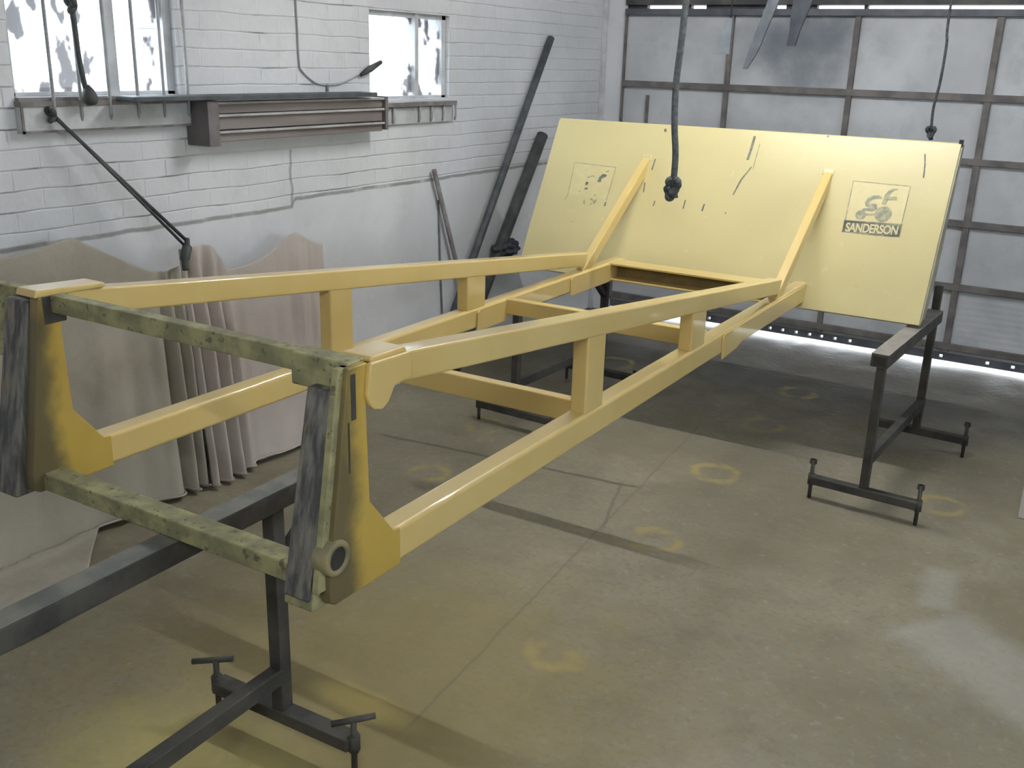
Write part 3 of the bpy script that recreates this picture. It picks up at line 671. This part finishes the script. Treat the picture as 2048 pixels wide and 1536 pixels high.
# rope at the left window
xr = WX+.07
rw = [on_left(p, xr) for p in ((141, -60), (143, 8), (150, 60), (158, 120), (168, 165), (173, 178))]
mb = MB(); mb.tube(smooth_pts([rw[0]+Vector((0, -.02, CZ-rw[0].z-.001))]+rw), .0095, 8); r3 = mb.obj('window_rope', M['pole_dark'], None, origin=rw[-1])
tag(r3, 'dark rope with a heavy tassel of knots hanging in front of the left window', 'rope')
mb = MB(); mb.tube([Vector((0, 0, .012)), Vector((0, .006, -.008)), Vector((0, .012, -.032)), Vector((0, .016, -.05))], [.010, .020, .026, .018], 10); mb.obj('tassel', M['pole_dark'], r3)
mb = MB(); k = rw[1]-rw[-1]; knot(mb, k, .010, .014); mb.obj('knot', M['pole_dark'], r3)
# taut line from the window bars down to the dust sheets
a_, b_ = on_left((103, 228), WX+.045), on_left((374, 482), WX+.15)
mb = MB(); mb.tube([a_, b_], .0065, 8); mb.tube([a_+Vector((.004, .01, -.008)), a_*.4+b_*.6+Vector((.004, -.004, -.012)), b_+Vector((.004, -.018, -.012))], .0055, 8)
r4 = mb.obj('guy_rope', M['pole_dark'], None, origin=a_)
tag(r4, 'doubled rope stretched slantwise from the left window bars down to the dust sheets', 'rope')
mb = MB(); knot(mb, Vector((0, 0, 0)), .008, .014); mb.obj('knot', M['pole_dark'], r4)
bq = b_-a_; c_ = on_left((372, 540), WX+.20)-a_
mb = MB(); mb.tube(smooth_pts([bq+Vector((0, 0, .008)), bq*.8+c_*.2+Vector((.006, -.004, 0)), bq*.4+c_*.6+Vector((.006, -.012, 0)), c_]), [.010]*6+[.018]*7+[.013]*6, 10); mb.obj('rope_tail', M['pole_dark'], r4)
# electric cable on the wall between the windows
xc = WX+.006
cp = [on_left(p, xc) for p in ((590, -40), (594, 40), (598, 120), (604, 142), (632, 166), (660, 170), (688, 165), (745, 135))]
mb = MB(); mb.tube(smooth_pts([cp[0]+Vector((0, 0, CZ-cp[0].z-.001))]+cp), .0034, 6)
cb = mb.obj('wall_cable', M['bar_paint'], None, origin=cp[-1]); tag(cb, 'thin grey cable running down the wall and over to the right window', 'cable')
e = [on_left(p, xc+.012)-cp[-1] for p in ((722, 150), (740, 138), (762, 124))]
mb = MB(); mb.tube(e, [.008, .016, .010], 10); mb.obj('switch_bulb', M['pole_dark'], cb)
cd = on_left((655, 183), xc)-cp[-1]
mb = MB(); mb.tube([on_left((655, 168), xc)-cp[-1], cd], .006, 8); mb.obj('junction', M['hook'], cb)
# poles leaning along the left wall
def pole(name, label, top, mid, r, mat, x_top, x_bot):
    A = on_left(top, x_top); k = 1.
    while k < 6:                          # follow the pole's line down to the floor
        E_ = on_left((top[0]+(mid[0]-top[0])*k, top[1]+(mid[1]-top[1])*k), x_top+(x_bot-x_top)*min(1, k/1.5))
        if E_.z < .01: break
        k += .005
    E_.z = .012
    return tag(MB().tube([A-E_, (A-E_)*.5, Vector((0, 0, 0))], r, 14).obj(name, M[mat], None, origin=E_, rel=True), label, 'pole')
pole('steel_pole', 'longest of the dark poles leaning along the left wall near the corner', (1102, 76), (945, 520), .0215, 'pole', WX+.03, WX+.13)
pole('steel_tube', 'shorter and thicker dark tube leaning in the corner beside the blade', (1085, 270), (1003, 488), .034, 'pole_dark', WX+.045, WX+.10)
pole('broom_handle', 'thin brown stick leaning on the left wall, left of the long pole', (868, 340), (911, 520), .0125, 'sill_dark', WX+.03, WX+.045)
wr = [on_left(p, WX+.008) for p in ((877, 400), (882, 520), (890, 640))]; wr[-1].z = .006; wr[1].z = .5
tag(MB().tube(smooth_pts(wr), .005, 6).obj('thin_rod', M['hook'], None, origin=wr[-1]), 'thin grey rod standing against the wall under the brown stick', 'rod')
# dark rag bundled round the tube
rc = on_left((1012, 497), WX+.075); mb = MB()
def ragf(i, j):
    th, ph = 2*math.pi*i, math.pi*j; d = Vector((.06*math.sin(ph)*math.cos(th), .105*math.sin(ph)*math.sin(th), .05*math.cos(ph)))
    n_ = mnoise.noise(Vector((math.sin(ph)*math.cos(th), math.sin(ph)*math.sin(th), math.cos(ph)))*2.2+Vector((5, 1, 2))); return d*(1+.55*n_)
mb.grid(ragf, 40, 24); rg = mb.obj('rag_bundle', M['rag'], None, origin=rc, rel=True); tag(rg, 'blue black rag bundled round the thick tube behind the yellow frame', 'rag')
# straps and hooks hung from the roof near the door
SY = 5.0
def strap(name, label, pts, ws, mat, wire):
    P = [hit(p, (0, 1, 0), SY) for p in pts]; mb = MB(); o_ = P[-1]
    L = [p-Vector((w/2, 0, 0))-o_ for p, w in zip(P, ws)]; R = [p+Vector((w/2, 0, 0))-o_ for p, w in zip(P, ws)]
    for i in range(len(P)-1):
        vs = [mb.bm.verts.new(c) for c in (L[i]+Vector((0, -.006, 0)), R[i]+Vector((0, -.006, 0)), R[i+1]+Vector((0, -.006, 0)), L[i+1]+Vector((0, -.006, 0)), L[i]+Vector((0, .006, 0)), R[i]+Vector((0, .006, 0)), R[i+1]+Vector((0, .006, 0)), L[i+1]+Vector((0, .006, 0)))]
        for f in ((0, 1, 2, 3), (7, 6, 5, 4), (0, 4, 5, 1), (1, 5, 6, 2), (2, 6, 7, 3), (3, 7, 4, 0)): mb.bm.faces.new([vs[k] for k in f])
    o = mb.obj(name, M[mat], None, origin=o_, rel=True); tag(o, label, 'strap', 'straps hung from the roof by the door')
    MB().tube([P[0]-o_, Vector((P[0].x, SY, CZ-.001))-o_], wire, 8).obj('hanger', M['hook_dark'], o); return o
strap('paddle_hook', 'grey flared paddle hanging before the top of the door, leftmost of three', ((1462, 36), (1452, 70), (1443, 108)), (.022, .055, .082), 'hook', .004)
strap('webbing_strap', 'grey strap hanging aslant before the door, middle one of three', ((1552, -10), (1528, 50), (1506, 105), (1490, 138)), (.055, .050, .045, .022), 'strap_grey', .005)
strap('sooty_strap', 'short dark sooty strap hanging before the door, rightmost of three', ((1610, -12), (1598, 30), (1590, 60), (1582, 92)), (.10, .075, .05, .040), 'hook_dark', .006)

# pale board standing at the right
p = on_floor((2035, 1036)); tag(MB().box((0, 0, .0), (.75, .03, .70)).obj('pale_board', M['board'], None, .002, origin=(p.x, p.y, .001), rel=True), 'pale painted board standing on the floor at the right edge', 'board')

# ------------------------------------------------------------------ lamps: fluorescent battens hung from the roof
def batten(label, loc, L, rz, tube_m):
    t = thing('batten_light', label, 'lamp', loc, rz, 'fluorescent battens under the roof')
    MB().box((-L/2-.02, -.03, .03), (L/2+.02, .03, .075)).obj('housing', M['fixture'], t, .004)
    MB().tube([(-L/2, 0, 0), (L/2, 0, 0)], .013, 14).obj('tube', M[tube_m], t)
    for sx in (-1, 1): MB().box((sx*(L/2)-.018, -.018, -.018), (sx*(L/2)+.018, .018, .032)).obj('tube_holder', M['fixture'], t, .002)
    for sx in (-.35, .35): MB().tube([(sx*L, 0, .074), (sx*L, 0, CZ-loc[2]-.0005)], .004, 6).obj('hanger', M['hook_dark'], t)
    return t
batten('fluorescent batten across the room above the blade', (-1.27, 3.758, 2.685), 1.3, 0, 'tube1')
batten('added fluorescent batten behind the viewer, unseen fill light', (.1, -.5, 2.60), 1.2, 0, 'fill_tube')  # unseen lamp added behind the viewer to light the near faces

# ------------------------------------------------------------------ daylight and colour
w = bpy.data.worlds.new('sky'); SC.world = w; w.use_nodes = True
bg = w.node_tree.nodes['Background']; bg.inputs[0].default_value = (.86, .93, 1., 1); bg.inputs[1].default_value = 3.2
vs = SC.view_settings; vs.view_transform = 'Standard'; vs.look = 'None'; vs.gamma = 1; vs.use_curve_mapping = False; vs.exposure = 1.82
SC.cycles.use_denoising = True
SC.cycles.max_bounces = 6; SC.cycles.diffuse_bounces = 3; SC.cycles.glossy_bounces = 3
SC.cycles.use_adaptive_sampling = True; SC.cycles.adaptive_threshold = .04
SC.cycles.caustics_reflective = False; SC.cycles.caustics_refractive = False
